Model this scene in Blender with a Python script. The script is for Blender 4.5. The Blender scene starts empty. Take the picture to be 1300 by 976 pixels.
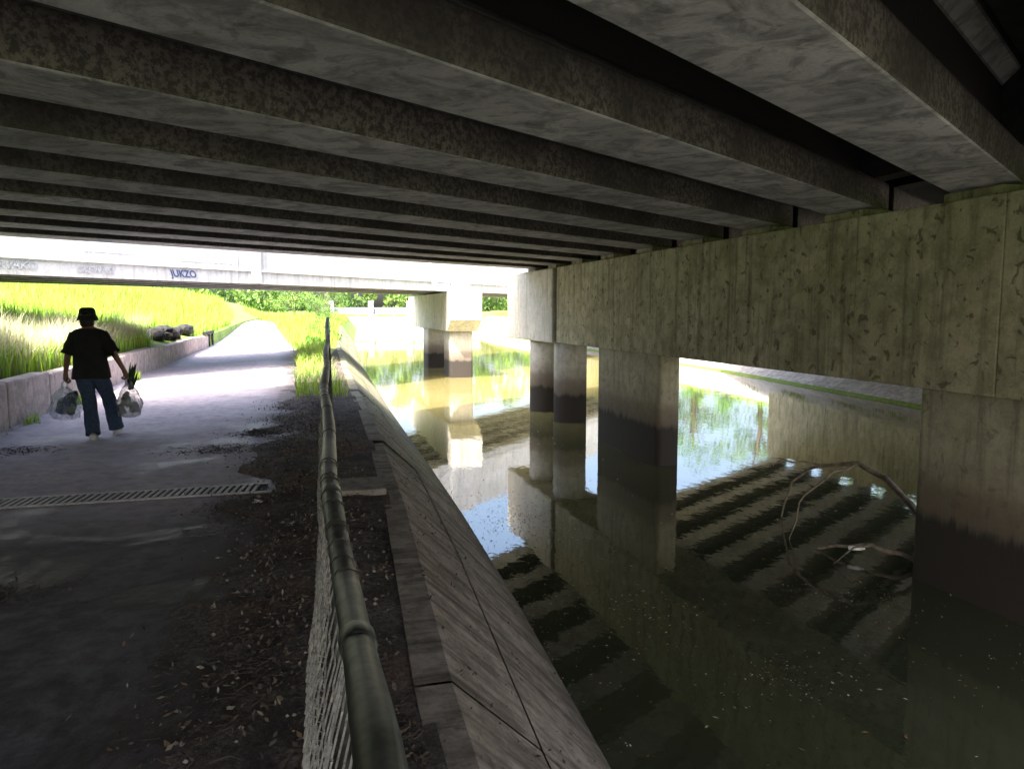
import bpy, bmesh, math, random
import numpy as np
from mathutils import Vector, Matrix
random.seed(7); rng=np.random.default_rng(7)
S=bpy.context.scene
S.view_settings.view_transform='Standard'; S.view_settings.look='None'; S.view_settings.exposure=0
C=bpy.context.collection
WATER=-0.95

# ---------------------------------------------------------------- helpers
def mkobj(name,verts,faces,mat=None,parent=None,smooth=False):
    me=bpy.data.meshes.new(name); me.from_pydata([tuple(v) for v in verts],[],[tuple(f) for f in faces]); me.update()
    o=bpy.data.objects.new(name,me); C.objects.link(o)
    if mat:
        for m in (mat if isinstance(mat,(list,tuple)) else [mat]): me.materials.append(m)
    if parent: o.parent=parent
    if smooth: me.polygons.foreach_set('use_smooth',[True]*len(me.polygons))
    return o
def empty(name,loc=(0,0,0)):
    o=bpy.data.objects.new(name,None); o.location=loc; C.objects.link(o); return o
def bevel(o,w=.02,seg=2):
    m=o.modifiers.new('bev','BEVEL'); m.width=w; m.segments=seg; m.limit_method='ANGLE'; m.angle_limit=.6; return o
class MB:
    def __init__(s): s.v=[];s.f=[]
    def add(s,v,f):
        n=len(s.v); s.v+= [tuple(a) for a in v]; s.f+=[tuple(i+n for i in q) for q in f]
    def box(s,x0,x1,y0,y1,z0,z1):
        s.add([(x0,y0,z0),(x1,y0,z0),(x1,y1,z0),(x0,y1,z0),(x0,y0,z1),(x1,y0,z1),(x1,y1,z1),(x0,y1,z1)],
              [(0,3,2,1),(4,5,6,7),(0,1,5,4),(1,2,6,5),(2,3,7,6),(3,0,4,7)])
    def tube(s,pts,rad,sides=8,cap=True):
        pts=[Vector(p) for p in pts]; n=len(pts)
        if not hasattr(rad,'__len__'): rad=[rad]*n
        vs=[];fs=[];up=None
        for i,p in enumerate(pts):
            d=(pts[min(i+1,n-1)]-pts[max(i-1,0)]).normalized()
            if up is None:
                up=Vector((0,0,1)) if abs(d.z)<.9 else Vector((1,0,0))
            a=d.cross(up).normalized(); b=a.cross(d).normalized(); up=b
            for k in range(sides):
                t=2*math.pi*k/sides
                vs.append(p+a*math.cos(t)*rad[i]+b*math.sin(t)*rad[i])
        for i in range(n-1):
            for k in range(sides):
                k2=(k+1)%sides
                fs.append((i*sides+k,i*sides+k2,(i+1)*sides+k2,(i+1)*sides+k))
        if cap:
            fs.append(tuple(range(sides))[::-1]); fs.append(tuple((n-1)*sides+k for k in range(sides)))
        s.add(vs,fs)
    def loft(s,rings,cap=True):
        n=len(rings[0]); base=[]; fs=[]
        for r in rings: base+=r
        for i in range(len(rings)-1):
            for k in range(n):
                k2=(k+1)%n; fs.append((i*n+k,i*n+k2,(i+1)*n+k2,(i+1)*n+k))
        if cap:
            fs.append(tuple(range(n))[::-1]); fs.append(tuple((len(rings)-1)*n+k for k in range(n)))
        s.add(base,fs)
    def obj(s,name,mat=None,parent=None,smooth=False): return mkobj(name,s.v,s.f,mat,parent,smooth)
def sstep(a,b,x):
    t=min(1,max(0,(x-a)/(b-a))); return t*t*(3-2*t)

# ---------------------------------------------------------------- materials
def newmat(name):
    m=bpy.data.materials.new(name); m.use_nodes=True; nt=m.node_tree
    return m,nt,nt.nodes['Principled BSDF']
def N(nt,t,**kw):
    n=nt.nodes.new(t)
    for k,v in kw.items():
        if k in n.inputs: n.inputs[k].default_value=v
        else: setattr(n,k,v)
    return n
def coords(nt,scale=(1,1,1)):
    tc=nt.nodes.new('ShaderNodeTexCoord'); mp=nt.nodes.new('ShaderNodeMapping'); mp.inputs['Scale'].default_value=scale
    nt.links.new(tc.outputs['Object'],mp.inputs[0]); return mp.outputs[0]
def noise(nt,vec,scale,detail=4,rough=.6,dist=0):
    n=N(nt,'ShaderNodeTexNoise',Scale=scale,Detail=detail,Roughness=rough,Distortion=dist); nt.links.new(vec,n.inputs['Vector']); return n.outputs['Fac']
def ramp(nt,fac,stops):
    r=nt.nodes.new('ShaderNodeValToRGB'); e=r.color_ramp.elements
    while len(e)<len(stops): e.new(.5)
    for i,(p,c) in enumerate(stops):
        e[i].position=p; e[i].color=(c,c,c,1) if not hasattr(c,'__len__') else (*c,1)
    nt.links.new(fac,r.inputs[0]); return r.outputs[0]
def mix(nt,fac,a,b,mode='MIX'):
    m=nt.nodes.new('ShaderNodeMix'); m.data_type='RGBA'; m.blend_type=mode
    for s,v in ((0,fac),(6,a),(7,b)):
        if isinstance(v,(int,float)): m.inputs[s].default_value=v
        elif isinstance(v,tuple): m.inputs[s].default_value=(*v,1)
        else: nt.links.new(v,m.inputs[s])
    return m.outputs[2]
def scale_(nt,k,f):
    m=N(nt,'ShaderNodeMath',operation='MULTIPLY'); nt.links.new(f,m.inputs[0]); m.inputs[1].default_value=k; return m.outputs[0]
def bump(nt,b,h,strength=.3,dist=.02):
    n=N(nt,'ShaderNodeBump',Strength=strength,Distance=dist); nt.links.new(h,n.inputs['Height']); nt.links.new(n.outputs[0],b.inputs['Normal'])
def simple(name,col,rough=.7,metal=0,var=.35,scale=20):
    m,nt,b=newmat(name); v=coords(nt); n=noise(nt,v,scale,3)
    c=mix(nt,ramp(nt,n,[(.3,0.),(.7,1.)]),tuple(x*(1-var) for x in col),tuple(min(1,x*(1+var)) for x in col))
    nt.links.new(c,b.inputs['Base Color']); b.inputs['Roughness'].default_value=rough; b.inputs['Metallic'].default_value=metal
    return m

def concrete(name,dark,light,blot=.5,streak=.5,tide=False,spots=.4,bumps=.35,sc=1.,side=None,n2d=0,bank=False):
    m,nt,b=newmat(name); v=coords(nt)
    n1=noise(nt,v,.9*sc,5,.65,.3); n2=noise(nt,v,5*sc if not n2d else 2.6,6,.7,n2d); n3=noise(nt,v,45*sc,2,.7)
    c=mix(nt,ramp(nt,n1,[(.3,0.),(.7,1.)]),dark,light)
    c=mix(nt,scale_(nt,blot,ramp(nt,n2,[(.40,1.),(.56,0.)])),c,tuple(x*.45 for x in dark))
    if streak>0:
        vs=coords(nt,(3,3,.18)); ns=noise(nt,vs,2.5,4,.7)
        c=mix(nt,scale_(nt,streak,ramp(nt,ns,[(.5,0.),(.68,1.)])),c,tuple(x*.4 for x in dark))
    nsp=noise(nt,v,9*sc,3,.5,.6)
    c=mix(nt,scale_(nt,spots,ramp(nt,nsp,[(.60,0.),(.66,1.)])),c,tuple(x*.25 for x in dark))
    if bank:   # grime streaks running down the slope, moss and wet line near the water
        ng=noise(nt,coords(nt,(.35,3.2,.35)),1.6,5,.7,.2)
        c=mix(nt,ramp(nt,ng,[(.47,0.),(.66,.85)]),c,(.055,.043,.036))
        sb=nt.nodes.new('ShaderNodeSeparateXYZ'); nt.links.new(coords(nt),sb.inputs[0])
        ab_=N(nt,'ShaderNodeMath',operation='MULTIPLY_ADD'); nt.links.new(n2,ab_.inputs[0]); ab_.inputs[1].default_value=.3; nt.links.new(sb.outputs[2],ab_.inputs[2])
        mw=nt.nodes.new('ShaderNodeMapRange'); nt.links.new(ab_.outputs[0],mw.inputs[0]); mw.inputs[1].default_value=-.95; mw.inputs[2].default_value=-.45
        c=mix(nt,ramp(nt,mw.outputs[0],[(.2,.8),(.8,0.)]),c,(.05,.042,.03))
        my=nt.nodes.new('ShaderNodeMapRange'); nt.links.new(sb.outputs[1],my.inputs[0]); my.inputs[1].default_value=7.5; my.inputs[2].default_value=12
        mf=N(nt,'ShaderNodeMath',operation='MULTIPLY'); nt.links.new(my.outputs[0],mf.inputs[0]); nt.links.new(ramp(nt,n1,[(.4,.1),(.6,.7)]),mf.inputs[1])
        c=mix(nt,mf.outputs[0],c,(.25,.27,.07))
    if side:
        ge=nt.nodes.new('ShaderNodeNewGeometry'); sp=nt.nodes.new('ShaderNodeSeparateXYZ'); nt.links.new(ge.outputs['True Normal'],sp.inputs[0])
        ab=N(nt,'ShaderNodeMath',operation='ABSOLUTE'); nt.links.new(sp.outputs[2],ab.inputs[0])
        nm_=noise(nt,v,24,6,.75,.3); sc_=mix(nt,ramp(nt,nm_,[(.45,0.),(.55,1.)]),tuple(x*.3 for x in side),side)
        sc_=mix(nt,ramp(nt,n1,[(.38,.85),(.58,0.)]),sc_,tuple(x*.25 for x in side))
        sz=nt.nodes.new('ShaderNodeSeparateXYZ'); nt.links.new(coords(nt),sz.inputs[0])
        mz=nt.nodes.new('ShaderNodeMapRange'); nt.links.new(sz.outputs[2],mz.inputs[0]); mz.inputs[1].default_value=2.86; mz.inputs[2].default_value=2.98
        sc_=mix(nt,mz.outputs[0],sc_,(.02,.018,.02))  # webs above the bottom flange go near black: painted shade between girders
        c=mix(nt,ramp(nt,ab.outputs[0],[(.5,1.),(.9,0.)]),c,sc_)  # vertical faces darker than soffits: brown mottling plus painted shade
    c=mix(nt,.5,c,ramp(nt,n3,[(.25,.55),(.75,1.)]),'MULTIPLY')
    if tide:
        sep=nt.nodes.new('ShaderNodeSeparateXYZ'); nt.links.new(coords(nt),sep.inputs[0])
        a=N(nt,'ShaderNodeMath',operation='MULTIPLY_ADD'); nt.links.new(ns,a.inputs[0]); a.inputs[1].default_value=.35; nt.links.new(sep.outputs[2],a.inputs[2])
        mr=nt.nodes.new('ShaderNodeMapRange'); nt.links.new(a.outputs[0],mr.inputs[0]); mr.inputs[1].default_value=-.95; mr.inputs[2].default_value=.9
        c=mix(nt,ramp(nt,mr.outputs[0],[(.0,1.),(.42,1.),(.47,.8),(.60,.5),(.66,.12),(1,0.)]),c,(.03,.024,.02))
        c=mix(nt,ramp(nt,mr.outputs[0],[(.44,0.),(.48,.5),(.62,.45),(.8,0.)]),c,(.17,.12,.085))
    nt.links.new(c,b.inputs['Base Color']); b.inputs['Roughness'].default_value=.85
    bump(nt,b,n2,bumps,.02); return m

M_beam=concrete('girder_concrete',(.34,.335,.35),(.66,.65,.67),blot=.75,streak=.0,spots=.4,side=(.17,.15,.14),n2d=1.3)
M_head=concrete('headstock_concrete',(.36,.34,.22),(.66,.62,.46),blot=.5,streak=.75,spots=.75)
M_col=concrete('column_concrete',(.42,.39,.28),(.62,.59,.46),blot=.35,streak=.6,tide=True,spots=.4)
M_colw=concrete('column_concrete_pale',(.55,.53,.47),(.74,.71,.64),blot=.3,streak=.5,tide=True,spots=.25)
M_white=concrete('fascia_concrete',(.6,.6,.6),(.76,.76,.76),blot=.25,streak=.5,spots=.15)
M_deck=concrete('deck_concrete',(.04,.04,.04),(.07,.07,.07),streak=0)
M_bank=concrete('bank_concrete',(.28,.235,.205),(.52,.45,.40),blot=.6,streak=.0,spots=.5,sc=1.5,bank=True)
M_slab=concrete('pit_concrete',(.28,.235,.205),(.50,.43,.38),blot=.55,streak=.0,spots=.5,sc=1.5)
M_bank2=concrete('bank_concrete_far',(.42,.37,.33),(.66,.61,.56),blot=.6,streak=.2)
M_wall=concrete('low_wall_concrete',(.42,.34,.32),(.6,.5,.48),blot=.5,streak=.4)
M_weir=concrete('weir_concrete',(.22,.26,.30),(.34,.38,.42),blot=.3,streak=.3)

def path_mat():
    m,nt,b=newmat('path_concrete'); v=coords(nt)
    sep=nt.nodes.new('ShaderNodeSeparateXYZ'); nt.links.new(v,sep.inputs[0])
    n1=noise(nt,v,1.1,5,.65,.4); n2=noise(nt,v,7,6,.7); n3=noise(nt,v,90,2,.7); n4=noise(nt,v,.8,6,.72,.6)
    c=mix(nt,ramp(nt,n1,[(.3,0.),(.7,1.)]),(.48,.42,.49),(.66,.59,.66))
    c=mix(nt,ramp(nt,n2,[(.38,.5),(.56,0.)]),c,(.22,.185,.195))
    c=mix(nt,ramp(nt,n4,[(.34,.75),(.46,0.)]),c,(.13,.11,.11))
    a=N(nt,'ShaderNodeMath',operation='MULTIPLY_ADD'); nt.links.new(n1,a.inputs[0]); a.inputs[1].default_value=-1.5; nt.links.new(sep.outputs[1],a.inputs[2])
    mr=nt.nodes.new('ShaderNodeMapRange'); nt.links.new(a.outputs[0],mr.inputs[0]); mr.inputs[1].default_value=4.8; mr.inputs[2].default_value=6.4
    near_dark=mix(nt,ramp(nt,n2,[(.3,0.),(.7,1.)]),(.055,.05,.06),(.20,.18,.205))
    near_dark=mix(nt,ramp(nt,n4,[(.44,1.),(.54,0.)]),near_dark,(.026,.022,.022))
    c=mix(nt,mr.outputs[0],near_dark,c)  # path grows darker and bluer towards the near end
    a2=N(nt,'ShaderNodeMath',operation='MULTIPLY_ADD'); nt.links.new(n2,a2.inputs[0]); a2.inputs[1].default_value=1.6; nt.links.new(sep.outputs[0],a2.inputs[2])
    c=mix(nt,ramp(nt,a2.outputs[0],[(.0,0.),(.55,.85)]),c,(.06,.047,.04))
    c=mix(nt,.6,c,ramp(nt,n3,[(.3,.5),(.7,1.)]),'MULTIPLY')
    nt.links.new(c,b.inputs['Base Color'])
    nt.links.new(ramp(nt,n4,[(.38,.45),(.5,.8)]),b.inputs['Roughness'])
    bump(nt,b,n2,.5,.02); return m
M_path=path_mat()
def dirt_mat():
    m,nt,b=newmat('dirt'); v=coords(nt); n1=noise(nt,v,3,5,.7); n2=noise(nt,v,40,4,.8); n5=noise(nt,v,.9,3,.6)
    c=mix(nt,ramp(nt,n1,[(.35,0.),(.65,1.)]),(.05,.042,.040),(.24,.20,.18))
    c=mix(nt,ramp(nt,n5,[(.52,0.),(.62,.7)]),c,(.26,.165,.12))
    c=mix(nt,ramp(nt,n2,[(.4,.8),(.6,0.)]),c,(.02,.016,.015)); c=mix(nt,ramp(nt,n2,[(.66,0.),(.74,.7)]),c,(.36,.31,.28))
    nt.links.new(c,b.inputs['Base Color']); b.inputs['Roughness'].default_value=.95; bump(nt,b,n2,1,.03); return m
M_dirt=dirt_mat()
def ground_mat():
    m,nt,b=newmat('ground_soil_grass'); v=coords(nt); n1=noise(nt,v,.5,4,.7); n2=noise(nt,v,12,3,.8)
    c=mix(nt,ramp(nt,n1,[(.4,0.),(.6,1.)]),(.14,.25,.03),(.24,.34,.05))
    c=mix(nt,ramp(nt,n2,[(.4,.6),(.6,0.)]),c,(.06,.07,.02))
    nt.links.new(c,b.inputs['Base Color']); b.inputs['Roughness'].default_value=.95; return m
M_ground=ground_mat()
def water_mat():
    m,nt,b=newmat('creek_water'); v=coords(nt,(1,.6,1)); n1=noise(nt,v,1.3,2,.5,.5); n2=noise(nt,v,8,2,.55,.3)
    n4=noise(nt,coords(nt),.12,3,.6)
    c=mix(nt,ramp(nt,n4,[(.35,0.),(.65,1.)]),(.030,.040,.026),(.055,.055,.025))
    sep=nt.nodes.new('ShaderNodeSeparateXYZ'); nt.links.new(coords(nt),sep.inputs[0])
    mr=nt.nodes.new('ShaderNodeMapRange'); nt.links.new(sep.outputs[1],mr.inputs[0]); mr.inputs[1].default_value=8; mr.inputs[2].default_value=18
    c=mix(nt,mr.outputs[0],c,(.24,.21,.08))   # far water painted paler olive, as if sunlit; near water kept dark
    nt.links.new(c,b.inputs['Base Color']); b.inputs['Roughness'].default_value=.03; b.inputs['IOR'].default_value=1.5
    b.inputs['Specular IOR Level'].default_value=1.
    bump(nt,b,mix(nt,.25,n1,n2),.075,.05); return m
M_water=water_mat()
def tint_mat(name,transl=.0,rough=.8):
    m,nt,b=newmat(name); a=N(nt,'ShaderNodeAttribute',attribute_name='tint')
    nt.links.new(a.outputs['Color'],b.inputs['Base Color']); b.inputs['Roughness'].default_value=rough
    if transl>0:
        t=nt.nodes.new('ShaderNodeBsdfTranslucent'); nt.links.new(a.outputs['Color'],t.inputs[0])
        mx=N(nt,'ShaderNodeMixShader'); mx.inputs[0].default_value=transl
        out=nt.nodes['Material Output']; nt.links.new(b.outputs[0],mx.inputs[1]); nt.links.new(t.outputs[0],mx.inputs[2]); nt.links.new(mx.outputs[0],out.inputs[0])
    return m
M_blade=tint_mat('grass_blades',.4); M_leaf=tint_mat('foliage',.3); M_litter=tint_mat('dead_leaves',0)
def set_tint(o,cols):
    a=o.data.color_attributes.new('tint','FLOAT_COLOR','POINT')
    a.data.foreach_set('color',np.concatenate([cols,np.ones((len(cols),1))],1).astype(np.float32).ravel())
M_pipe=simple('galvanised_pipe',(.075,.08,.075),.45,.4,.7,22)
M_wire=simple('chain_wire',(.36,.35,.33),.5,.4,.5,40)
M_iron=simple('drain_iron',(.42,.40,.40),.6,.3,.3,60)
M_black=simple('drain_void',(.01,.01,.01),.9)
M_bark=simple('dead_bark',(.17,.135,.105),.9,0,.5,15)
M_twig=simple('dead_twig',(.07,.055,.045),.9,0,.5,15)
M_trunk=simple('tree_bark',(.10,.08,.06),.9,0,.4,15)
M_rock=simple('dark_rock',(.022,.02,.02),.9,0,.5,5)
M_paintw=simple('white_plastic',(.75,.75,.75),.4)
M_graf=simple('graffiti_paint',(.05,.08,.2),.6)
M_grafl=simple('graffiti_paint_faded',(.40,.41,.45),.6)
M_bluep=simple('blue_paint_patch',(.50,.56,.68),.7,0,.08,3)

# ---------------------------------------------------------------- terrain
def edge(y): return float(np.interp(y,[-30,0,3.45,6.2,10,17.5,37,60,110],[1.2,1.42,1.56,1.76,1.93,2.1,2.75,4.1,8.0]))
def redge(y): return float(np.interp(y,[-30,15,28,60,110],[14.8,15.3,16.8,18.5,21]))
def rise(y): return .7*sstep(36,62,y)
def prof(y):
    e=edge(y); w=redge(y); r=rise(y); k=sstep(118,126,y); hl=1.3*sstep(32,50,y)
    p=[(-400,2.2),(-120,2.0+hl),(-40,1.8+hl),(-20,1.65+hl),(-9,1.45+hl*.9),(-7,1.15+hl*.6),(-5,.72+r*.6),(-4.05,.5+r*.5),(-3.97,.5+r*.5),(-3.9,-.06+r),(-2,-.06+r),(0,-.06+r),(e-1.25,-.06+r),
       (e-1.1,-.12+r*.6),(e+.15,-1.2),(e+.8,-1.7),((e+w)/2,-1.8),(w-1.2,-1.7),(w,-1.0),(w+2.5,-.12),(w+5,.9),(w+9,1.5),(w+20,1.7),(60,1.8),(140,2),(400,2.2)]
    return [(a,b*(1-k)+1.2*k) for a,b in p]
ys=sorted(set(list(np.arange(-30,130,1.0))+[-400,-200,-100,-60,-40,135,150,170,200,260,400]))
V=[];F=[]
for y in ys:
    row=prof(y); nx=[]
    for i in range(len(row)-1):
        for s in (0,.5): nx.append((row[i][0]*(1-s)+row[i+1][0]*s,row[i][1]*(1-s)+row[i+1][1]*s))
    nx.append(row[-1])
    for x,z in nx:
        j=.06*math.sin(x*1.7+y*.9)*math.cos(y*.6-x) if (x<-4.2 or x>redge(y)+5.5) else 0
        V.append((x,y,z+j))
W_=len(nx)
for i in range(len(ys)-1):
    for k in range(W_-1): F.append((i*W_+k,i*W_+k+1,(i+1)*W_+k+1,(i+1)*W_+k))
mkobj('ground',V,F,M_ground,smooth=True)
def gz(x,y):
    p=prof(y); return float(np.interp(x,[a for a,b in p],[b for a,b in p]))
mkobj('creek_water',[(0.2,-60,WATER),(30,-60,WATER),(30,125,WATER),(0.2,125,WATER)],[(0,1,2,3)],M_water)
V=[];F=[];py=list(np.arange(-12,95,.5)); nxp=14
for y in py:
    L=float(np.interp(y,[-12,34,60,95],[-3.84,-3.84,-4.6,-9.0])); R=float(np.interp(y,[-12,10,14,34,60,95],[.05,.05,-.1,-.3,-2.0,-6.6]))
    for k in range(nxp+1): V.append((L+(R-L)*k/nxp,y,rise(y)+.0))
for i in range(len(py)-1):
    for k in range(nxp): F.append((i*(nxp+1)+k,i*(nxp+1)+k+1,(i+1)*(nxp+1)+k+1,(i+1)*(nxp+1)+k))
mkobj('footpath',V,F,M_path)
from mathutils import noise as mn
def dirt_h(x,y):
    n=mn.fractal(Vector((x*1.6,y*1.1,3.3)),1.0,2.0,5)
    base=.035*np.interp(x,[-1.3,-.55,-.2,.05,.4,.8],[-2.0,-.35,.5,1.0,.8,.4])*1.0
    if y>12: base-= .03*min(1,(y-12)/4)*(1 if x<0 else 0)
    return base+.035*n+.008*mn.noise(Vector((x*14,y*14,0)))
V=[];F=[];dy=list(np.arange(-1,32,.06)); dn=44
for y in dy:
    x0=-1.3; x1=edge(y)-1.07
    for k in range(dn+1):
        x=x0+(x1-x0)*k/dn; V.append((x,y,max(-.04,dirt_h(x,y))))
for i in range(len(dy)-1):
    for k in range(dn): F.append((i*(dn+1)+k,i*(dn+1)+k+1,(i+1)*(dn+1)+k+1,(i+1)*(dn+1)+k))
mkobj('dirt_verge',V,F,M_dirt,smooth=True)
mb=MB()
y=-9.
while y<60:
    y2=y+2.988
    dz=.012*math.sin(y*5.1)
    def sec(yy):
        e=edge(yy); r=rise(yy)*.6
        return [(e-1.12,-.12),(e-1.12,.03+r+dz),(e-.96,.03+r+dz),(e-.56,-.345+r*.5+dz),(e-.545,-.36+r*.5+dz*.3),(e+.14,-1.07),(e+.14,-1.3)],e
    a,ea=sec(y); b,eb=sec(y2)
    for (i,j) in ((0,3),(4,6)):
        for k in range(i,j):
            mb.add([(a[k][0],y,a[k][1]),(a[k+1][0],y,a[k+1][1]),(b[k+1][0],y2,b[k+1][1]),(b[k][0],y2,b[k][1])],[(0,1,2,3)])
    y+=3.0
mb.obj('concrete_creek_bank',M_bank)
mb=MB(); y=-20
while y<100:
    y2=y+3.97
    a,b=redge(y),redge(y2)
    mb.add([(a-.3,y,-1.15),(b-.3,y2,-1.15),(b+2.2,y2,-.1),(a+2.2,y,-.1),(a+4.6,y,.84),(b+4.6,y2,.84)],[(0,3,2,1),(3,4,5,2)])
    y+=4
mb.obj('opposite_concrete_bank',M_bank2)
mb=MB(); y=-10.
while y<33.5:
    h=.64+.03*math.sin(y*.7); mb.box(-4.10,-3.84,y,y+1.785,-.2,h-.003*y); y+=1.8
bevel(mb.obj('low_retaining_wall',M_wall),.03)
g=empty('guard_rail'); mb=MB()
for yy in (34.2,35.6,37.0): mb.box(-3.95,-3.85,yy,yy+.1,-.1,.55)
mb.obj('posts',M_rock,g); mb=MB(); mb.box(-3.97,-3.83,34.1,37.3,.552,.68); mb.obj('rail',M_rock,g)
g=empty('drain_grate'); mb=MB(); gy0,gy1=6.86,7.16; gx0,gx1=-3.82,-.32
mb.box(gx0,gx1,gy0,gy1,-.02,.004); mb.obj('channel',M_black,g)
mb=MB(); mb.box(gx0,gx1,gy0-.03,gy0,-.02,.014); mb.box(gx0,gx1,gy1,gy1+.03,-.02,.014)
x=gx0
while x<gx1-.10:
    mb.add([(x,gy0,.0115),(x+.03,gy0,.0115),(x+.07,gy1,.0115),(x+.04,gy1,.0115),(x,gy0,0.005),(x+.03,gy0,0.005),(x+.07,gy1,0.005),(x+.04,gy1,0.005)],[(0,1,2,3),(0,4,5,1),(1,5,6,2),(3,2,6,7),(0,3,7,4)])
    x+=.058
mb.obj('bars',M_iron,g)
mb=MB(); mb.box(.28,.68,6.35,6.85,-.05,.085); bevel(mb.obj('pit_cover',M_slab),.015)

# ---------------------------------------------------------------- bridges
def bridge(name,slope,y0s,z0,spans,deckY,mbeam):
    g=empty(name); sn=1/math.sqrt(1+slope*slope)
    prof_=[(-.30,0),(.30,0),(.30,.27),(.09,.40),(.09,.82),(.24,.92),(.24,1.0),(-.24,1.0),(-.24,.92),(-.09,.82),(-.09,.40),(-.30,.27)]
    for si,(xa,xb) in enumerate(spans):
        mb=MB()
        for y0 in y0s:
            rings=[]
            for x in np.linspace(xa,xb,6):
                rings.append([(x,y0+slope*x+p/sn,z0+z) for p,z in prof_])
            mb.loft(rings)
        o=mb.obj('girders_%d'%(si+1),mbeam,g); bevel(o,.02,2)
        mb=MB()
        for xe in (xa+.12,xb-.37):
            for i in range(len(y0s)-1):
                a=y0s[i]+.095/sn; b=y0s[i+1]-.095/sn
                vs=[(xe,a+slope*xe,z0+.3),(xe+.25,a+slope*(xe+.25),z0+.3),(xe+.25,b+slope*(xe+.25),z0+.3),(xe,b+slope*xe,z0+.3)]
                vs+=[(p[0],p[1],z0+.995) for p in vs]
                mb.add(vs,[(0,3,2,1),(4,5,6,7),(0,1,5,4),(1,2,6,5),(2,3,7,6),(3,0,4,7)])
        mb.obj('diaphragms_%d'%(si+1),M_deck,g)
    xa=spans[0][0]; xb=spans[-1][1]; mb=MB()
    def slab(a,b,z0_,z1_,mb):
        vs=[(xa,a+slope*xa,z0_),(xb,a+slope*xb,z0_),(xb,b+slope*xb,z0_),(xa,b+slope*xa,z0_)]; vs+=[(p[0],p[1],z1_) for p in vs]
        mb.add(vs,[(0,3,2,1),(4,5,6,7),(0,1,5,4),(1,2,6,5),(2,3,7,6),(3,0,4,7)])
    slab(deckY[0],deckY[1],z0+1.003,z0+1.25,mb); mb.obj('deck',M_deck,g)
    mb=MB()
    slab(deckY[0]-.25,deckY[0]-.003,z0+.75,z0+2.1,mb); slab(deckY[1]+.003,deckY[1]+.25,z0+.75,z0+2.1,mb); mb.obj('parapets',M_white,g)
    return g,slab
SL=.635
y0s=[1.6+1.62*k for k in range(-3,9)]
b1,_=bridge('road_bridge',SL,y0s,2.65,[(-9.5,6.08),(6.22,19.5)],(-3.8,15.2),M_beam)
y2s=[23.2+1.75*k for k in range(5)]
b2,slab2=bridge('road_bridge',1.0,y2s,2.34,[(-15,5.9),(6.0,19.5)],(22.75,31.0),M_beam)
xa=-15;xb=19.5;mb=MB()
slab2(22.35,22.49,2.30,3.35,mb); mb.obj('fascia',M_white,b2)
mb=MB(); slab2(22.28,22.345,2.62,2.68,mb); mb.obj('fascia_ledge',M_white,b2)
mb=MB()
for X in (-8,-1.2,4.6,5.5,12):
    yy=22.33+X; mb.add([(X,yy-.06,2.32),(X+.25,yy+.19,2.32),(X+.25,yy+.3,2.32),(X,yy+.05,2.32),(X,yy-.06,4.4),(X+.25,yy+.19,4.4),(X+.25,yy+.3,4.4),(X,yy+.05,4.4)],[(0,3,2,1),(4,5,6,7),(0,1,5,4),(1,2,6,5),(2,3,7,6),(3,0,4,7)])
mb.obj('pilasters',M_white,b2)
def graf(txt,X,z,size,mat,sh=.2,ext=.0):
    cu=bpy.data.curves.new('graffiti_tag','FONT'); cu.body=txt; cu.size=size; cu.shear=sh; cu.offset=.006; cu.extrude=.002
    o=bpy.data.objects.new('graffiti_tag',cu); C.objects.link(o); o.location=(X+.01,22.35+X-.015,z); o.rotation_euler=(math.radians(90),0,math.radians(45))
    cu.materials.append(mat); o.parent=b2
graf('JUKZO',-2.9,2.40,.23,M_graf,-.3); graf('ARVAKO',-5.7,2.42,.22,M_grafl); graf('SKEWNZ',-4.5,2.40,.2,M_grafl,.3)
for X0,X1,z0,z1 in ((-2.75,-1.5,2.78,3.05),(-4.4,-3.6,2.85,3.1),(-.6,.3,2.75,2.95)):
    d=-.012; mkobj('blue_patch',[(X0,22.35+X0+d,z0),(X1,22.35+X1+d,z0),(X1,22.35+X1+d,z1),(X0,22.35+X0+d,z1)],[(0,1,2,3)],M_bluep,b2)

def column(mb,x0,x1,ya,yb,z0,z1,r=.10):
    ring=[]
    for cx,cy,a0 in ((x1-r,yb-r,0),(x0+r,yb-r,90),(x0+r,ya+r,180),(x1-r,ya+r,270)):
        for k in range(5):
            t=math.radians(a0+k*22.5); ring.append((cx+r*math.cos(t),cy+r*math.sin(t)))
    mb.loft([[(x,y,z) for x,y in ring] for z in np.linspace(z0,z1,8)])
def cyl(mb,x,y,r,z0,z1):
    mb.loft([[(x+r*math.cos(t),y+r*math.sin(t),z) for t in np.linspace(0,2*math.pi,28,endpoint=False)] for z in np.linspace(z0,z1,8)])
p1=empty('bridge_pier'); mb=MB()
def prism(mb,x0,x1,pts):
    n=len(pts); vs=[(x0,y,z) for y,z in pts]+[(x1,y,z) for y,z in pts]
    mb.add(vs,[tuple(range(n))[::-1],tuple(range(n,2*n))]+[(i,(i+1)%n,n+(i+1)%n,n+i) for i in range(n)])
for a,b in ((-3.5,-.5),(-.494,4.86),(4.866,6.55),(6.556,9.3),(9.306,15.95)):
    prism(mb,5.55,6.75,[(a,.88),(b,.88),(b,2.555),(a,2.555)])
bevel(mb.obj('headstock',M_head,p1),.012)
mb=MB(); prism(mb,5.6,6.7,[(15.95,.92),(16.12,.92),(16.12,2.5),(15.95,2.5)]); mb.obj('joint_filler',M_black,p1)
mb=MB(); prism(mb,5.50,6.75,[(16.12,.86),(19.9,.86),(19.9,2.555),(16.12,2.555)]); bevel(mb.obj('headstock_end',M_colw,p1),.03)
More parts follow.
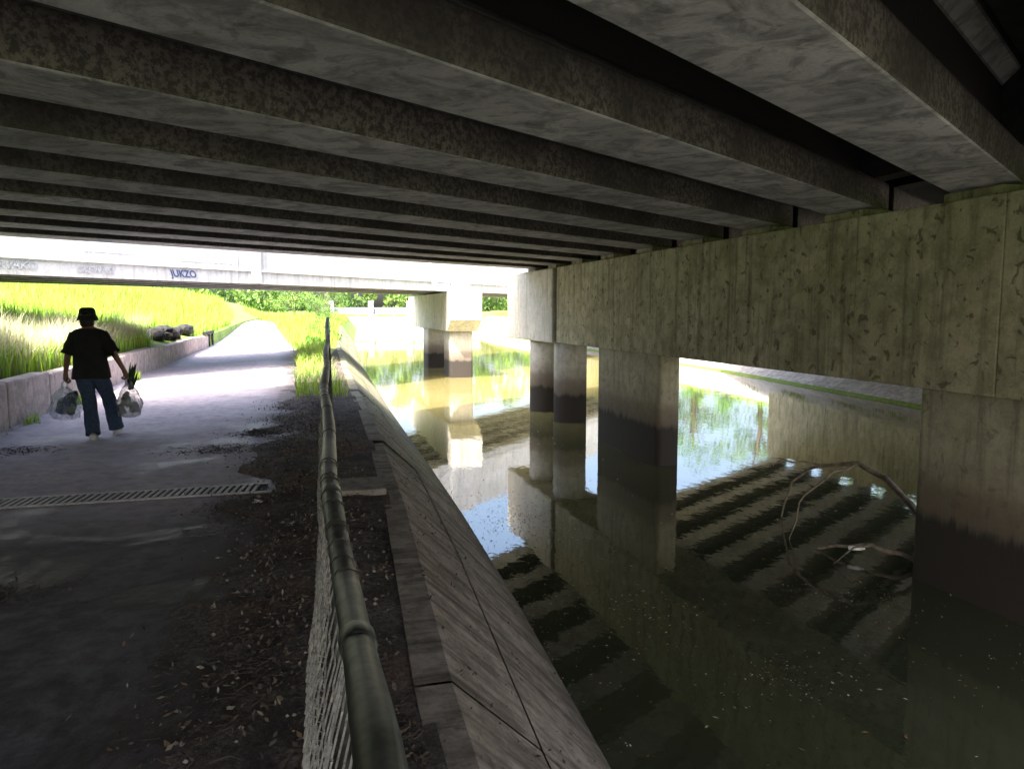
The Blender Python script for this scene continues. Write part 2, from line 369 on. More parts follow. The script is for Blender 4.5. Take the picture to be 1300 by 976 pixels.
mb=MB(); column(mb,5.60,6.3,-3.3,-1.5,-1.9,.88); column(mb,5.60,6.3,2.9,5.72,-1.9,.88); column(mb,5.58,6.0,11.0,13.6,-1.9,.88); mb.obj('wall_columns',M_col,p1,True)
mb=MB(); cyl(mb,5.98,16.2,.38,-1.9,.86); cyl(mb,5.98,18.1,.37,-1.9,.86); mb.obj('round_columns',M_colw,p1,True)
mb=MB()
for y0 in y0s:
    for x in (5.85,6.45):
        yy=y0+SL*x; mb.box(x-.17,x+.17,yy-.3,yy+.3,2.556,2.648)
mb.obj('bearing_pads',M_head,p1)
p2=empty('bridge_pier'); mb=MB()
prism(mb,5.3,6.5,[(27.0,1.25),(27.7,.82),(37,.82),(37.8,1.3),(37.8,2.28),(27.0,2.28)]); bevel(mb.obj('headstock',M_colw,p2),.03)
mb=MB(); column(mb,5.45,6.35,27.9,29.2,-1.9,.82); column(mb,5.45,6.35,33,34.3,-1.9,.82);mb.obj('columns',M_colw,p2,True)
def abut(name,x0,x1,slope,ya,yb,z0,z1,mat):
    mb=MB(); vs=[(x0,ya+slope*x0,z0),(x1,ya+slope*x1,z0),(x1,yb+slope*x1,z0),(x0,yb+slope*x0,z0)]; vs+=[(p[0],p[1],z1) for p in vs]
    mb.add(vs,[(0,3,2,1),(4,5,6,7),(0,1,5,4),(1,2,6,5),(2,3,7,6),(3,0,4,7)]); mb.obj(name,mat)
abut('bridge_abutment',-10.2,-9.0,SL,-3.9,15.2,-.2,2.64,M_head); abut('bridge_abutment',19,20.2,SL,-3.9,15.2,-.2,2.64,M_head)
abut('bridge_abutment',-15.6,-14.3,1,22.6,31,-.2,2.33,M_head); abut('bridge_abutment',19,20.2,1,22.6,31,-.2,2.33,M_head)

# ---------------------------------------------------------------- chain link fence
def fx(y): return float(np.interp(y,[-3,.3,.81,1.7,2.6,5.1,8,12],[.04,.055,.066,.088,.088,.15,.26,.42]))+.008*math.sin(y*2.1)
def fz(y): return float(np.interp(y,[-3,.81,1.7,2.6,5.1,8,11,12],[1.1,1.09,1.0,1.03,1.07,1.14,1.32,1.46]))+.012*math.sin(y*3.3)
fence=empty('chain_link_fence'); mb=MB()
yy=np.arange(-3,12.05,.12); mb.tube([(fx(y),y,fz(y)) for y in yy],[.029+.001*math.sin(y*9) for y in yy],14)
for y in (1.22,2.3,4.6):
    mb.tube([(fx(t),t,fz(t)) for t in (y,y+.01,y+.06,y+.07)],[.030,.0325,.0325,.030],14)
mb.obj('top_rail',M_pipe,fence,True)
mb=MB()
for y in (-2.2,2.45,4.75,7.1,9.4,12.0):
    mb.tube([(fx(y)+.03,y,-.1),(fx(y)+.02,y,.5),(fx(y)+.005,y,fz(y)+.02)],.022,10)
mb.obj('posts',M_pipe,fence,True)
mb=MB(); p=.06; y=-1.0
while y<12:
    top=fz(y)-.01; nseg=int(top/.045); pts=[]
    for k in range(nseg+1):
        z=.02+(top-.02)*k/nseg; yk=y+(p*.52 if (k%2) else -p*.52)
        near=1 if y<3 else max(.3,1-(y-3)*.2)
        bul=-.06*near*math.sin(math.pi*(z/top)**.7)*(1+.5*math.sin(y*1.3))+.016*mn.noise(Vector((y*3,z*3,0)))-.03*near*(1-z/top)
        pts.append((fx(y)+bul+(.006 if k%2 else -.006),yk,z))
    mb.tube(pts,.0027,4,False); y+=p
mb.obj('wire_mesh',M_wire,fence)
mb=MB()
for i in range(26):
    y=random.uniform(1.3,11); c=Vector((fx(y),y,fz(y))); mb.tube([c+Vector((.0315*math.cos(t),.004*t,.0315*math.sin(t))) for t in np.linspace(0,6.6,10)],.0015,4)
mb.obj('tie_wires',M_twig,fence)

# ---------------------------------------------------------------- litter
def scatter_quads(name,P,size,cols,tilt=.5,mat=M_litter,aspect=.45,parent=None):
    n=len(P); P=np.array(P); s=size if hasattr(size,'__len__') else np.full(n,size)
    a=rng.uniform(0,2*np.pi,n); t=rng.normal(0,tilt,n); t2=rng.normal(0,tilt,n)
    d=np.stack([np.cos(a)*np.cos(t),np.sin(a)*np.cos(t),np.sin(t)],1); q=np.stack([-np.sin(a)*np.cos(t2),np.cos(a)*np.cos(t2),np.sin(t2)],1)
    s=np.asarray(s)[:,None]
    asp=(aspect*rng.uniform(.5,1.3,n))[:,None]
    v=np.stack([P-d*s*.5,P+q*s*.5*asp,P+d*s*.5,P-q*s*.5*asp],1).reshape(-1,3)
    f=np.arange(4*n).reshape(-1,4)
    o=mkobj(name,v.tolist(),f.tolist(),mat,parent); set_tint(o,np.repeat(cols,4,0)); return o
def pal(n,cs,var=.25):
    cs=np.array(cs); return cs[rng.integers(0,len(cs),n)]*rng.uniform(1-var,1+var,(n,1))
P=[];sz=[]
while len(P)<9500:
    y=rng.uniform(.3,1)**2*14 if rng.random()<.7 else rng.uniform(0,14); x=rng.normal(.05,.36)
    if x>edge(y)-1.13 or x<-1.4: continue
    if mn.noise(Vector((x*2,y*1.2,1)))<.0 and rng.random()<.8: continue
    P.append((x,y,max(.0,dirt_h(x,y))+rng.uniform(.003,.02))); sz.append(rng.uniform(.010,.045))
scatter_quads('leaf_litter',P,sz,pal(len(P),[(.06,.045,.035),(.10,.075,.055),(.18,.14,.10),(.03,.025,.022),(.28,.25,.20),(.12,.075,.045)]))
mb=MB(); clumps=[(-.95,9.1,.5,.35),(-.6,10.2,.3,.3),(-3.3,9.6,.5,.3),(-1.9,4.7,.45,.2),(-.5,6.3,.35,.8),(-.35,3.5,.3,1.2),(.0,5,.25,2.5),(.2,2.5,.15,1.2),(-2.3,5.0,.4,.15),(-2.5,4.4,.3,.1)]
P=[];sz=[]
for cx,cy,rx,ry in clumps:
    for i in range(130):
        x=cx+rng.normal(0,rx*.5); y=cy+rng.normal(0,ry*.5); z=max(0,dirt_h(x,y)) if x>-1.3 else 0
        a=rng.normal(.3,1.0); l=rng.uniform(.02,.11)
        p0=Vector((x,y,z+.004+rng.uniform(0,.012))); mb.tube([p0,p0+Vector((math.cos(a)*l*.5,math.sin(a)*l*.5,rng.uniform(0,.01))),p0+Vector((math.cos(a+.3)*l,math.sin(a+.3)*l,0))],rng.uniform(.001,.0028),4)
    for i in range(400):
        x=cx+rng.normal(0,rx*.55); y=cy+rng.normal(0,ry*.55); z=max(0,dirt_h(x,y)) if x>-1.3 else 0
        P.append((x,y,z+.006)); sz.append(rng.uniform(.01,.045))
mb.obj('twig_litter',M_twig)
scatter_quads('leaf_debris',P,sz,pal(len(P),[(.04,.03,.025),(.07,.055,.045),(.12,.09,.07)]))
mb=MB()
for i in range(420):
    y=rng.uniform(1.2,12); x=rng.uniform(-.5,edge(y)-1.15); r=rng.uniform(.004,.016)
    z=max(0,dirt_h(x,y))+r*.4
    vs=[(x+r*a*rng.uniform(.7,1.3),y+r*b_*rng.uniform(.7,1.3),z+r*c_*.8) for a,b_,c_ in ((1,0,0),(-1,0,0),(0,1,0),(0,-1,0),(0,0,1),(0,0,-1))]
    mb.add(vs,[(0,2,4),(2,1,4),(1,3,4),(3,0,4),(2,0,5),(1,2,5),(3,1,5),(0,3,5)])
mb.obj('pebbles',M_slab)
# litter that has slid onto the sloping bank
P=[];sz=[]
for i in range(900):
    y=rng.uniform(1.5,16); e=edge(y); t=abs(rng.normal(0,.28)) if rng.random()<.6 else rng.uniform(0,.95)
    if t>.95: continue
    x=e-.96+t*1.0; P.append((x,y,.045-(x-(e-.96))*.945+.012)); sz.append(rng.uniform(.008,.035))
scatter_quads('bank_leaf_litter',P,sz,pal(len(P),[(.06,.045,.035),(.10,.075,.055),(.2,.15,.10),(.03,.025,.022)]),.75)
P=[];sz=[]
for i in range(1300):
    y=rng.uniform(2,24); x=rng.uniform(edge(y)+.05,14); P.append((x,y,WATER+.006)); sz.append(rng.uniform(.012,.05))
for i in range(500):
    y=rng.uniform(3,18); x=edge(y)+abs(rng.normal(0,.25)); P.append((x,y,WATER+.006)); sz.append(rng.uniform(.01,.03))
for i in range(700):
    x=rng.normal(2.6,.35);y=rng.normal(8.6,.7); P.append((x,y,WATER+.006)); sz.append(rng.uniform(.01,.035))
for cx,cy,s_,n_ in ((4.6,5.4,.35,160),(3.2,4.3,.3,160),(2.6,5.6,.4,160),(5.0,3.8,.5,120)):
    for i in range(n_):
        P.append((cx+rng.normal(0,s_),cy+rng.normal(0,s_*.7),WATER+.006)); sz.append(rng.uniform(.008,.03))
scatter_quads('floating_leaves',P,sz,pal(len(P),[(.25,.18,.1),(.4,.33,.22),(.15,.09,.05),(.5,.5,.45),(.3,.15,.06)]),.03)

# ---------------------------------------------------------------- dead branch, bottle, paper
g=empty('dead_branch'); mb=MB()
def wig(pts,rad,sides,amp=.03):
    P_=[];R_=[]
    for i in range(len(pts)-1):
        for t in np.linspace(0,1,5,endpoint=False):
            q=Vector(pts[i]).lerp(Vector(pts[i+1]),t); q+=Vector((mn.noise(q*5),mn.noise(q*5+Vector((9,0,0))),mn.noise(q*5+Vector((0,9,0)))))*amp; P_.append(q); R_.append(rad[i]+(rad[i+1]-rad[i])*t)
    P_.append(Vector(pts[-1])); R_.append(rad[-1]); mb.tube(P_,R_,sides)
wig([(6.5,5.9,-1.1),(6.22,6.38,-.46),(6.2,6.7,-.25),(6.07,6.98,-.14),(5.83,7.35,-.2),(5.64,7.6,-.45),(5.7,7.85,-1.0)],[.042,.038,.033,.028,.02,.014,.008],8)
wig([(6.07,6.98,-.14),(5.7,7.0,-.22),(5.35,7.05,-.55),(5.2,7.0,-1.0)],[.018,.012,.009,.005],6)
wig([(5.83,7.35,-.2),(5.45,7.5,-.16),(5.1,7.7,-.3)],[.014,.009,.004],6)
wig([(6.1,5.7,-1.05),(5.75,5.95,-.83),(5.6,6.2,-.80),(5.35,6.55,-.9),(5.2,6.8,-1.0)],[.028,.024,.02,.014,.008],8)
wig([(5.6,6.2,-.80),(5.3,6.1,-.77),(5.1,6.15,-.93)],[.012,.009,.004],6)
mb.obj('limbs',M_bark,g,True)
mb=MB(); a=Vector((5.42,6.33,-.85)); d=Vector((.75,-.6,.05)).normalized(); mb.tube([a+d*t for t in (0,.01,.12,.14,.145,.16)],[.015,.022,.022,.010,.011,.011],12); mb.obj('plastic_bottle',M_paintw,smooth=True)
mkobj('paper_scrap',[(-.42,6.4,.02),(-.34,6.37,.03),(-.33,6.43,.025),(-.4,6.46,.04)],[(0,1,2,3)],M_paintw)

# ---------------------------------------------------------------- vegetation
def blades(name,P,H,Wd,base,tip,lean=.35):
    n=len(P); P=np.array(P); H=np.array(H)[:,None]; a=rng.uniform(0,2*np.pi,n); 
    side=np.stack([-np.sin(a),np.cos(a),np.zeros(n)],1)*(Wd*rng.uniform(.6,1.4,(n,1)))
    ln=np.stack([np.cos(a),np.sin(a),np.zeros(n)],1)*H*rng.uniform(.1,1,(n,1))*lean
    up=np.array([0,0,1.])
    m1=P+ln*.35+up*H*.55; tp=P+ln*1.2+up*H*(1-.2*rng.random((n,1)))
    v=np.stack([P-side,P+side,m1+side*.7,m1-side*.7,tp],1).reshape(-1,3)
    idx=np.arange(n)*5; f=[(i,i+1,i+2,i+3) for i in idx]+[(i+3,i+2,i+4) for i in idx]
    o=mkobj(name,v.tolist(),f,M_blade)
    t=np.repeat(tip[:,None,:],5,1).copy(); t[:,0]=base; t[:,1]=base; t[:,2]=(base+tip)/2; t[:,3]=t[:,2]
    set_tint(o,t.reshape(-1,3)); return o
def field(name,n,fn,hr,w,tips,lean=.35):
    P=[];H=[]
    while len(P)<n:
        x,y=fn(); c=mn.noise(Vector((x*.7,y*.5,0)))
        if rng.random()>.75+c: continue
        if -5.2<x<-4 and 24<y<33 and name in('tall_grass','seed_grass'): continue
        P.append((x,y,gz(x,y)-.02)); H.append(rng.uniform(*hr)*(1+.5*c))
    tip=pal(n,tips); base=tip*.6; return blades(name,P,H,w,base,tip,lean)
lime=[(.32,.56,.05),(.42,.62,.07),(.22,.45,.04),(.52,.66,.12)]
field('tall_grass',30000,lambda:(-4.15-abs(rng.normal(0,3.4)),rng.uniform(9,50)),(.35,.75),.012,lime)
field('seed_grass',9000,lambda:(-4.3-abs(rng.normal(0,.5)),rng.uniform(12.5,30)),(.5,.95),.006,[(.66,.64,.42),(.56,.58,.30),(.72,.69,.52)],.5)
field('verge_grass',3800,lambda:(rng.uniform(-.1,edge(14)-1.2),14+rng.uniform(0,1)**1.2*40),(.15,.6),.008,lime+[(.5,.5,.2)],.7)
def vy():
    y=rng.uniform(34,95); L=float(np.interp(y,[34,60,95],[-3.84,-4.6,-9.0])); R=float(np.interp(y,[34,60,95],[-.3,-2.0,-6.6]))
    while True:
        x=rng.uniform(-16,edge(y)-1) if y<60 else rng.uniform(-25,edge(y)-1)
        if x<L-.05 or x>R+.05: return x,y
field('far_grass',16000,vy,(.4,1.0),.02,lime)
field('opposite_bank_grass',8000,lambda:((lambda y:(redge(y)+4.3+abs(rng.normal(0,2.2)),y))(rng.uniform(14,100))),(.2,.6),.016,lime+[(.45,.4,.2)])
field('dry_grass',2200,lambda:((lambda y:(redge(y)+1.2+abs(rng.normal(0,1.0)),y))(rng.choice([15,16,17,18.5,20.5,24,28])+rng.normal(0,.5))),(.12,.35),.010,[(.35,.3,.15),(.25,.3,.08),(.3,.42,.08)])
field('weeds',350,lambda:(-3.75+abs(rng.normal(0,.06)),rng.choice([11.2,12.0,14.5,19])+rng.normal(0,.15)),(.2,.35),.012,lime)

def foliage(P,rad,n,leaf):
    out=[]
    for c,r in zip(P,rad):
        d=rng.normal(0,1,(n,3)); d/=np.linalg.norm(d,axis=1)[:,None]; rr=r*rng.uniform(.35,1,(n,1))**.6
        out.append(np.array(c)+d*rr*np.array([1,1,.8]))
    return np.concatenate(out)
TL=[(.14,.25,.05),(.09,.17,.04),(.20,.31,.07)]
def tree(x,y,h,cr,name='tree'):
    g=empty(name); z=gz(x,y)-.1; mb=MB()
    top=Vector((x+random.uniform(-.3,.3),y,z+h*.7)); mb.tube([(x,y,z),(x+.1,y,z+h*.35),top],[.18*h/6,.13*h/6,.06*h/6],9)
    cs=[];rs=[]
    for i in range(16):
        a=random.uniform(0,6.28); rr=cr*random.uniform(.2,.9); zz=z+h*random.uniform(.25,1.)
        e=Vector((x+rr*math.cos(a),y+rr*math.sin(a),zz)); s=Vector((x+.08,y,z+h*random.uniform(.2,.6)))
        mb.tube([s,s.lerp(e,.5)+Vector((0,0,-.15)),e],[.05*h/6,.03*h/6,.01],6); cs.append(tuple(e)); rs.append(cr*random.uniform(.25,.5))
    mb.obj('trunk',M_trunk,g,True)
    Q=foliage(cs,rs,240,.1); tint=np.concatenate([np.tile(pal(1,TL,.3),(240,1)) for _ in cs])*rng.uniform(.7,1.3,(len(Q),1))
    scatter_quads('crown',Q,rng.uniform(.1,.22,len(Q))*h/6,tint,1.,M_leaf,.7,g)
for x,y,h,cr in ((1.2,52,2.6,1.4),(2.2,62,3.6,1.8),(-.5,75,5,2.4),(24.5,36,5,2.5),(26,46,6,3),(25,57,6,3),(26,29,5,2.5),(-13,62,6,3),(-18,50,7,3),(27,70,7,3)):
    tree(x,y,h,cr)
def shrub(x,y,r):
    cs=[(x+random.uniform(-r,r),y+random.uniform(-r,r),gz(x,y)+random.uniform(.1,r)) for _ in range(7)]
    Q=foliage(cs,[r*.5]*7,220,.1); scatter_quads('shrub',Q,rng.uniform(.06,.14,len(Q)),pal(len(Q),[(.14,.30,.04),(.2,.38,.05),(.1,.2,.03)]),1.,M_leaf,.6)
for x,y,r in ((1.1,40,.7),(1.6,46,.9),(22.5,36,.9),(23,43,1),(.7,34,.4)): shrub(x,y,r)
cs=[];rs=[]
for i in range(260):
    a=rng.uniform(-40,75); y=rng.uniform(128,150); cs.append((a,y,rng.uniform(1.5,14))); rs.append(rng.uniform(1.2,3.2))
Q=foliage(cs,rs,110,.3); cl=np.concatenate([np.tile(pal(1,TL,.4),(110,1)) for _ in cs])*rng.uniform(.7,1.3,(len(Q),1))
scatter_quads('distant_tree_line',Q,rng.uniform(.5,1.1,len(Q)),cl,1.,M_leaf,.7)
g=empty('weir_wall'); mb=MB(); mb.box(3,26,108,108.6,-1.6,.7); mb.box(3,26,109.5,109.9,1.1,2.0)
for x in np.arange(4,26,5.5): mb.box(x,x+.7,108.7,109.4,-1.6,3.0)
mb.obj('wall',M_weir,g); mb=MB()
for x in np.arange(3,26,2.5): mb.box(x,x+.08,108.2,108.28,.7,1.9)
mb.box(3,26,108.2,108.28,1.9,1.98); mb.obj('railing',M_bluep,g)
mb=MB()
for i in range(26):
    yv=28.5+rng.normal(0,1.8); c=Vector((-4.35-abs(rng.normal(0,.35)),yv,.68+rng.uniform(-.1,.18))); r=rng.uniform(.2,.38)
    bm=bmesh.new(); bmesh.ops.create_icosphere(bm,subdivisions=2,radius=r)
    for v in bm.verts:
        v.co*=1+.4*mn.noise(v.co*4+c); v.co.z*=.7; v.co.y*=1.5
    mb.add([v.co*1.0+c for v in bm.verts],[[v.index for v in f.verts] for f in bm.faces]); bm.free()
mb.obj('rock_pile',M_rock)

# ---------------------------------------------------------------- person
M_skin=simple('skin',(.22,.12,.08),.6,0,.1,8); M_tee=simple('black_cotton',(.010,.010,.012),.9,0,.3,12); M_jean=simple('blue_denim',(.035,.06,.12),.85,0,.35,25)
M_shoe=simple('white_trainer',(.6,.6,.62),.6,0,.1); M_sole=simple('shoe_sole',(.75,.75,.75),.6,0,.1); M_hat=simple('black_hat',(.008,.008,.010),.9,0,.2); M_hair=simple('black_hair',(.012,.01,.009),.5)
def bagmat(name,col,lo,hi):
    m,nt,b=newmat(name); b.inputs['Base Color'].default_value=(*col,1); b.inputs['Roughness'].default_value=.3
    tr=nt.nodes.new('ShaderNodeBsdfTransparent'); tl=N(nt,'ShaderNodeBsdfTranslucent'); tl.inputs[0].default_value=(*col,1)
    m1=N(nt,'ShaderNodeMixShader'); m1.inputs[0].default_value=.4; m2=N(nt,'ShaderNodeMixShader'); 
    nt.links.new(ramp(nt,noise(nt,coords(nt),14,4,.6),[(.4,lo),(.65,hi)]),m2.inputs[0])
    nt.links.new(b.outputs[0],m1.inputs[1]); nt.links.new(tl.outputs[0],m1.inputs[2]); nt.links.new(m1.outputs[0],m2.inputs[1]); nt.links.new(tr.outputs[0],m2.inputs[2])
    nt.links.new(m2.outputs[0],nt.nodes['Material Output'].inputs[0]); return m
M_bag=bagmat('plastic_bag_film',(.45,.48,.52),.3,.65); M_bag2=bagmat('plastic_bag_film_clear',(.36,.44,.50),.5,.8)
man=empty('woman_walking',(-2.52,10.36,0))
J=[('pelvis',(0,0,.88),(.155,.11)),('waist',(0,0,1.02),(.125,.09)),('chest',(0,.01,1.19),(.15,.10)),('uch',(0,.02,1.31),(.12,.085)),('neck',(0,.02,1.40),(.052,.052)),('head0',(-.01,.04,1.48),(.065,.07)),
   ('shL',(-.165,.01,1.315),(.06,.06)),('elL',(-.235,-.03,1.06),(.042,.042)),('wrL',(-.285,.03,.83),(.026,.028)),('paL',(-.29,.045,.765),(.02,.036)),
   ('shR',(.165,.01,1.315),(.06,.06)),('elR',(.275,-.04,1.08),(.042,.042)),('wrR',(.375,.0,.86),(.026,.028)),('paR',(.395,.01,.795),(.02,.036)),
   ('hipL',(-.085,.0,.80),(.10,.11)),('knL',(-.045,.06,.47),(.068,.07)),('anL',(.02,-.13,.12),(.05,.055)),('ftL',(.02,-.03,.05),(.035,.03)),
   ('hipR',(.085,.0,.80),(.10,.11)),('knR',(.15,.20,.47),(.068,.07)),('anR',(.20,.28,.13),(.052,.06)),('ftR',(.21,.39,.06),(.035,.03))]
E=[('pelvis','waist'),('waist','chest'),('chest','uch'),('uch','neck'),('neck','head0'),('uch','shL'),('shL','elL'),('elL','wrL'),('wrL','paL'),('uch','shR'),('shR','elR'),('elR','wrR'),('wrR','paR'),
   ('pelvis','hipL'),('hipL','knL'),('knL','anL'),('anL','ftL'),('pelvis','hipR'),('hipR','knR'),('knR','anR'),('anR','ftR')]
ix={j[0]:i for i,j in enumerate(J)}
me=bpy.data.meshes.new('body'); me.from_pydata([j[1] for j in J],[(ix[a],ix[b]) for a,b in E],[]); ob=bpy.data.objects.new('body_tmp',me); C.objects.link(ob)
ob.modifiers.new('s','SKIN'); ob.modifiers.new('ss','SUBSURF').levels=2
for i,j in enumerate(J): me.skin_vertices[0].data[i].radius=j[2]
me.skin_vertices[0].data[0].use_root=True
dg=bpy.context.evaluated_depsgraph_get(); nm=bpy.data.meshes.new_from_object(ob.evaluated_get(dg)); bpy.data.objects.remove(ob)
body=bpy.data.objects.new('body',nm); C.objects.link(body); body.parent=man
nm.materials.clear(); [nm.materials.append(m) for m in (M_skin,M_jean,M_tee)]
for p_ in nm.polygons:
    c=p_.center; arm=(c.x<-.2 or c.x>.29) and c.z<1.12
    p_.material_index=0 if (arm or c.z>1.37 or c.z<.07) else (1 if c.z<.86 else 2); p_.use_smooth=True
def ell(cx,cy,z,rx,ry,n=28,ph=0,w=0): 
    return [(cx+rx*(1+w*math.sin(5*t+ph))*math.cos(t),cy+ry*(1+w*math.sin(7*t+ph))*math.sin(t),z+w*.15*math.sin(3*t)) for t in np.linspace(0,2*math.pi,n,endpoint=False)]
mb=MB(); mb.loft([ell(.0,.0,.76,.222,.155,w=.05),ell(0,0,.86,.21,.148,w=.05,ph=.4),ell(0,0,.97,.192,.135,w=.045,ph=.9),ell(0,.005,1.1,.19,.13,w=.03,ph=1.5),ell(0,.01,1.22,.20,.13,w=.02),ell(0,.01,1.32,.19,.11),ell(0,.015,1.365,.13,.085),ell(0,.02,1.395,.065,.065)],cap=False)
def limb_loft(a,b,r0,r1,n=6,wv=.04,flare=0):
    a=Vector(a);b=Vector(b); pts=[a.lerp(b,t) for t in np.linspace(0,1,n)]
    mb.tube(pts,[r0+(r1-r0)*t+wv*.15*math.sin(t*14) for t in np.linspace(0,1,n)],18,False)
limb_loft((-.14,.01,1.315),(-.235,-.02,1.06),.072,.084); limb_loft((.14,.01,1.315),(.27,-.03,1.07),.072,.084)
mb.obj('tshirt',M_tee,man,True)
mb=MB()
def leg(pts,rs):
    P_=[];R_=[]
    for i in range(len(pts)-1):
        for t in np.linspace(0,1,6,endpoint=False):
            P_.append(Vector(pts[i]).lerp(Vector(pts[i+1]),t)); R_.append(rs[i]+(rs[i+1]-rs[i])*t+.004*math.sin(len(P_)*1.9))
    P_.append(Vector(pts[-1])); R_.append(rs[-1]); mb.tube(P_,R_,20,False)
leg([(-.085,0,.84),(-.045,.06,.48),(.02,-.12,.07)],[.11,.08,.085]); leg([(.085,0,.84),(.148,.19,.48),(.20,.27,.085)],[.11,.08,.09])
mb.obj('jeans',M_jean,man,True)
def shoe(x,y,z,pitch,yaw):
    rings=[]
    for t,w,h0,h1 in ((-.1,.028,0,.06),(-.085,.036,0,.085),(-.04,.038,0,.09),(.02,.040,0,.078),(.08,.047,0,.055),(.13,.044,.002,.042),(.16,.026,.006,.028)):
        ring=[]
        for a in np.linspace(0,2*math.pi,16,endpoint=False):
            cz=(h0+h1)/2; ring.append((w*math.cos(a)*(1.05 if math.sin(a)<0 else .85),t,cz+(h1-h0)/2*math.copysign(abs(math.sin(a))**.6,math.sin(a))))
        rings.append(ring)
    g_=MB(); g_.loft(rings); o=g_.obj('shoe',M_shoe,man,True); o.location=(x,y,z); o.rotation_euler=(pitch,0,yaw)
    g_=MB(); g_.loft([[(vx*1.08,vy*1.03,-.004+ .02*k) for vx,vy,vz in [(.036*math.cos(a)*(1+.2*math.sin(a)),.03+.13*math.sin(a),0) for a in np.linspace(0,2*math.pi,20,endpoint=False)]] for k in (0,1)])
    o=g_.obj('sole',M_sole,man); o.location=(x,y,z); o.rotation_euler=(pitch,0,yaw)
shoe(.02,-.11,.006,0,.08); shoe(.205,.30,.03,.22,-.1)
bm=bmesh.new(); bmesh.ops.create_uvsphere(bm,u_segments=28,v_segments=20,radius=1)
for v in bm.verts:
    x,y,z=v.co; s=1-.22*max(0,-z)*(1 if y>-.3 else .6)
    v.co=Vector((x*.075*s,y*.092*(1-.12*max(0,-z)),z*.112))
    if y>.8 and abs(x)<.25 and -.35<z<.1: v.co.y+=.016*(1-abs(x)/.25)
    if y>.6 and abs(abs(x)-.42)<.18 and abs(z-.05)<.12: v.co.y-=.006
hm=bpy.data.meshes.new('head'); bm.to_mesh(hm); bm.free(); head=bpy.data.objects.new('head',hm); C.objects.link(head); head.parent=man; head.location=(-.015,.05,1.505); hm.materials.append(M_skin); [setattr(p_,'use_smooth',True) for p_ in hm.polygons]
g_=MB()
for sx in (-1,1):
    g_.tube([(sx*.073,0,-.03),(sx*.082,-.005,-.01),(sx*.084,-.008,.012),(sx*.074,-.002,.022)],[.008,.012,.012,.006],8)
o=g_.obj('ears',M_skin,man,True); o.location=head.location
g_=MB()
for sx in (-1,1): g_.tube([(sx*.045,.074,.006),(sx*.03,.082,.008),(sx*.018,.082,.006)],[.003,.007,.003],8)
g_.tube([(-.022,.083,-.058),(0,.09,-.056),(.022,.083,-.058)],[.002,.005,.002],8)
o=g_.obj('eyes_and_mouth',M_hair,man,True); o.location=head.location
g_=MB(); g_.loft([[(rx*math.cos(t),-.02+ry*math.sin(t) if math.sin(t)<.2 else -.02+ry*.2,z) for t in np.linspace(0,2*math.pi,26,endpoint=False)] for z,rx,ry in ((-.13,.05,.055),(-.09,.076,.085),(-.02,.086,.09),(.04,.086,.09),(.07,.08,.085))])
o=g_.obj('hair',M_hair,man,True); o.location=head.location
g_=MB(); HR=[]
for z,r in ((-.030,.126),(-.026,.128),(.008,.114),(.035,.101),(.04,.100),(.09,.095),(.118,.083),(.130,.06),(.134,.01)):
    HR.append([(r*.96*math.cos(t),r*1.05*math.sin(t),z+.006*math.sin(3*t+1)*(r/.13)**3) for t in np.linspace(0,2*math.pi,36,endpoint=False)])
g_.loft(HR,cap=False); o=g_.obj('bucket_hat',M_hat,man,True); o.location=head.location
def hand(px,py,pz,sx):
    g_=MB(); lens=[.062,.070,.066,.052]
    g_.tube([(px,py,pz+.02),(px,py,pz-.01),(px,py,pz-.028)],[.026,.033,.026],10)
    for i,L in enumerate(lens):
        y=py+.033-.022*i; b=Vector((px-sx*.004,y,pz-.018)); 
        g_.tube([b,b+Vector((-sx*.002,0,-.30*L*1.3)),b+Vector((-sx*.018,0,-.55*L*1.2)),b+Vector((-sx*.036,0,-.42*L*1.2)),b+Vector((-sx*.040,0,-.12*L))],[.0095,.009,.0085,.008,.006],8)
    g_.tube([(px,py+.03,pz+.012),(px-sx*.014,py+.045,pz-.006),(px-sx*.03,py+.038,pz-.022),(px-sx*.038,py+.022,pz-.028)],[.012,.0105,.009,.007],8)
    g_.obj('hand',M_skin,man,True)
hand(-.29,.045,.765,-1); hand(.395,.01,.795,1)
def bag(cx,cy,top,wid,h,seed,mat):
    g_=MB(); rings=[]; n=40
    for k,t in enumerate(np.linspace(0,1,18)):
        z=top-.10-h*(1-t)
        w=wid*.5*(np.interp(t,[0,.04,.15,.45,.75,.92,1],[.35,.78,.95,1.,.72,.38,.16]))
        ring=[]
        for a in np.linspace(0,2*math.pi,n,endpoint=False):
            q=mn.noise(Vector((math.cos(a)*2.2+seed,math.sin(a)*2.2,t*3)))*.26+mn.noise(Vector((math.cos(a)*6,math.sin(a)*6+seed,t*5)))*.14
            ring.append((cx+w*math.cos(a)*(1+q),cy+w*.75*math.sin(a)*(1+q),z))
        rings.append(ring)
    g_.loft(rings,cap=False); g_.add(rings[0],[tuple(range(n))])
    for s in (-1,1):
        g_.tube([(cx+s*.03,cy,top-.13),(cx+s*.028,cy+.01,top-.06),(cx+s*.004,cy,top-.032),(cx-s*.002,cy,top-.03)],[.018,.012,.008,.008],8)
    return g_.obj('plastic_bag',mat,man,True)
bag(-.31,.045,.762,.34,.42,1.3,M_bag2); bag(.42,.01,.79,.29,.44,5.1,M_bag)
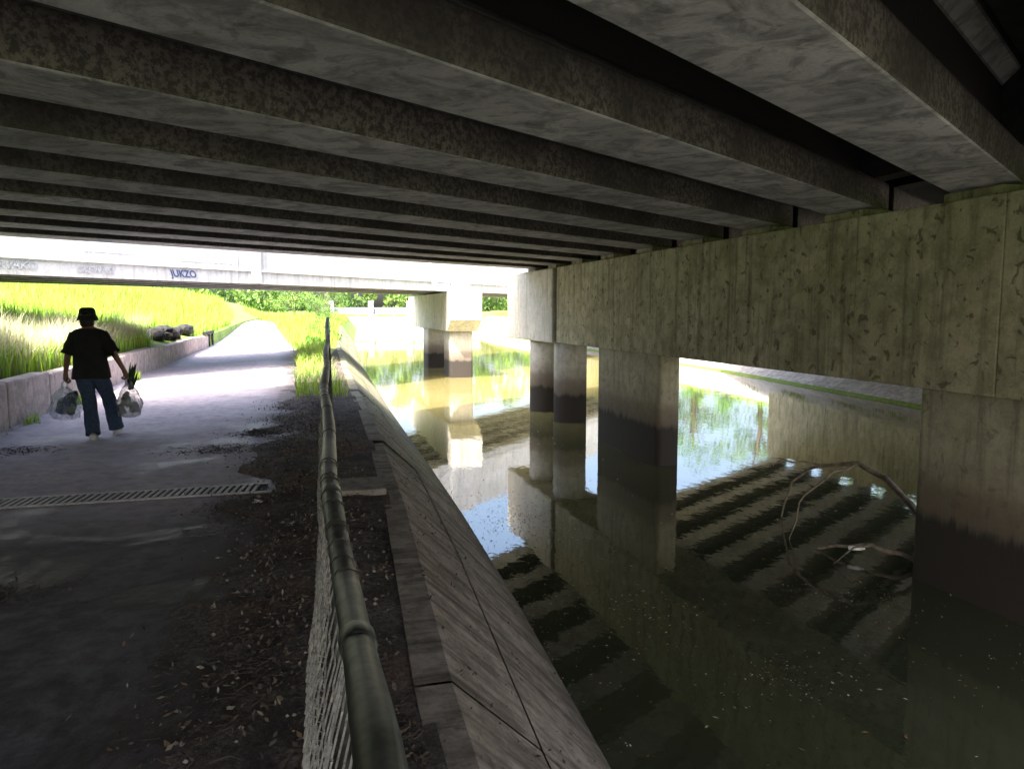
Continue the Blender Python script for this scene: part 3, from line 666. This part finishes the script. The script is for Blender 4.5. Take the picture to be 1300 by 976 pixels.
def goods(cx,cy,zb,cols,seed):
    rr=random.Random(seed)
    for i,c in enumerate(cols):
        r=rr.uniform(.035,.06); x=cx+rr.uniform(-.08,.08); y=cy+rr.uniform(-.05,.03); z=zb+.05+rr.uniform(0,.2); m=simple('grocery_%d_%d'%(seed,i),c,.5)
        g_=MB(); d=Vector((rr.uniform(-.6,.6),rr.uniform(-.3,.3),1)).normalized(); p0=Vector((x,y,z-.03)); g_.tube([p0,p0+d*.01,p0+d*.09,p0+d*.12,p0+d*.14],[r*.6,r,r,r*.7,r*.3],12); g_.obj('grocery',m,man,True)
goods(-.31,.045,.27,[(.02,.03,.12),(.03,.12,.04),(.3,.03,.03),(.02,.02,.03),(.05,.2,.16),(.02,.03,.06),(.03,.05,.2),(.015,.02,.02),(.02,.06,.03)],3); goods(.42,.01,.25,[(.05,.06,.05),(.3,.3,.3),(.04,.04,.05),(.25,.25,.22)],4)
g_=MB()
for i in range(16):
    b=Vector((.44+random.uniform(-.03,.03),.03,.6)); e=b+Vector((random.uniform(-.02,.09),random.uniform(-.04,.06),random.uniform(.2,.36))); g_.tube([b,b.lerp(e,.6),e],[.008,.016,.003],5)
g_.obj('leafy_greens',simple('dark_leaf_greens',(.02,.05,.02),.7),man,True)

# ---------------------------------------------------------------- light, sky, camera
sun_el=math.radians(52); hx,hy=-.62,-.78
w=bpy.data.worlds.new('World'); S.world=w; w.use_nodes=True; nt=w.node_tree
sky=nt.nodes.new('ShaderNodeTexSky'); sky.sky_type='NISHITA'; sky.sun_disc=False; sky.sun_elevation=sun_el; sky.sun_rotation=math.atan2(hx,hy); sky.air_density=1.0; sky.dust_density=7
bg=nt.nodes['Background']; nt.links.new(sky.outputs[0],bg.inputs[0]); bg.inputs[1].default_value=.95
L=bpy.data.lights.new('sun','SUN'); L.energy=17; L.angle=math.radians(2); L.color=(1,.95,.87)
so=bpy.data.objects.new('sun',L); C.objects.link(so)
v=Vector((hx*math.cos(sun_el),hy*math.cos(sun_el),math.sin(sun_el))); so.rotation_euler=v.to_track_quat('Z','Y').to_euler()
cam=bpy.data.cameras.new('camera'); cam.lens=26.3; cam.sensor_width=36; cam.clip_start=.05; cam.clip_end=1500
co=bpy.data.objects.new('camera',cam); C.objects.link(co); co.location=(0,0,1.6); co.rotation_euler=(math.radians(84.35),0,math.radians(-15.8)); S.camera=co
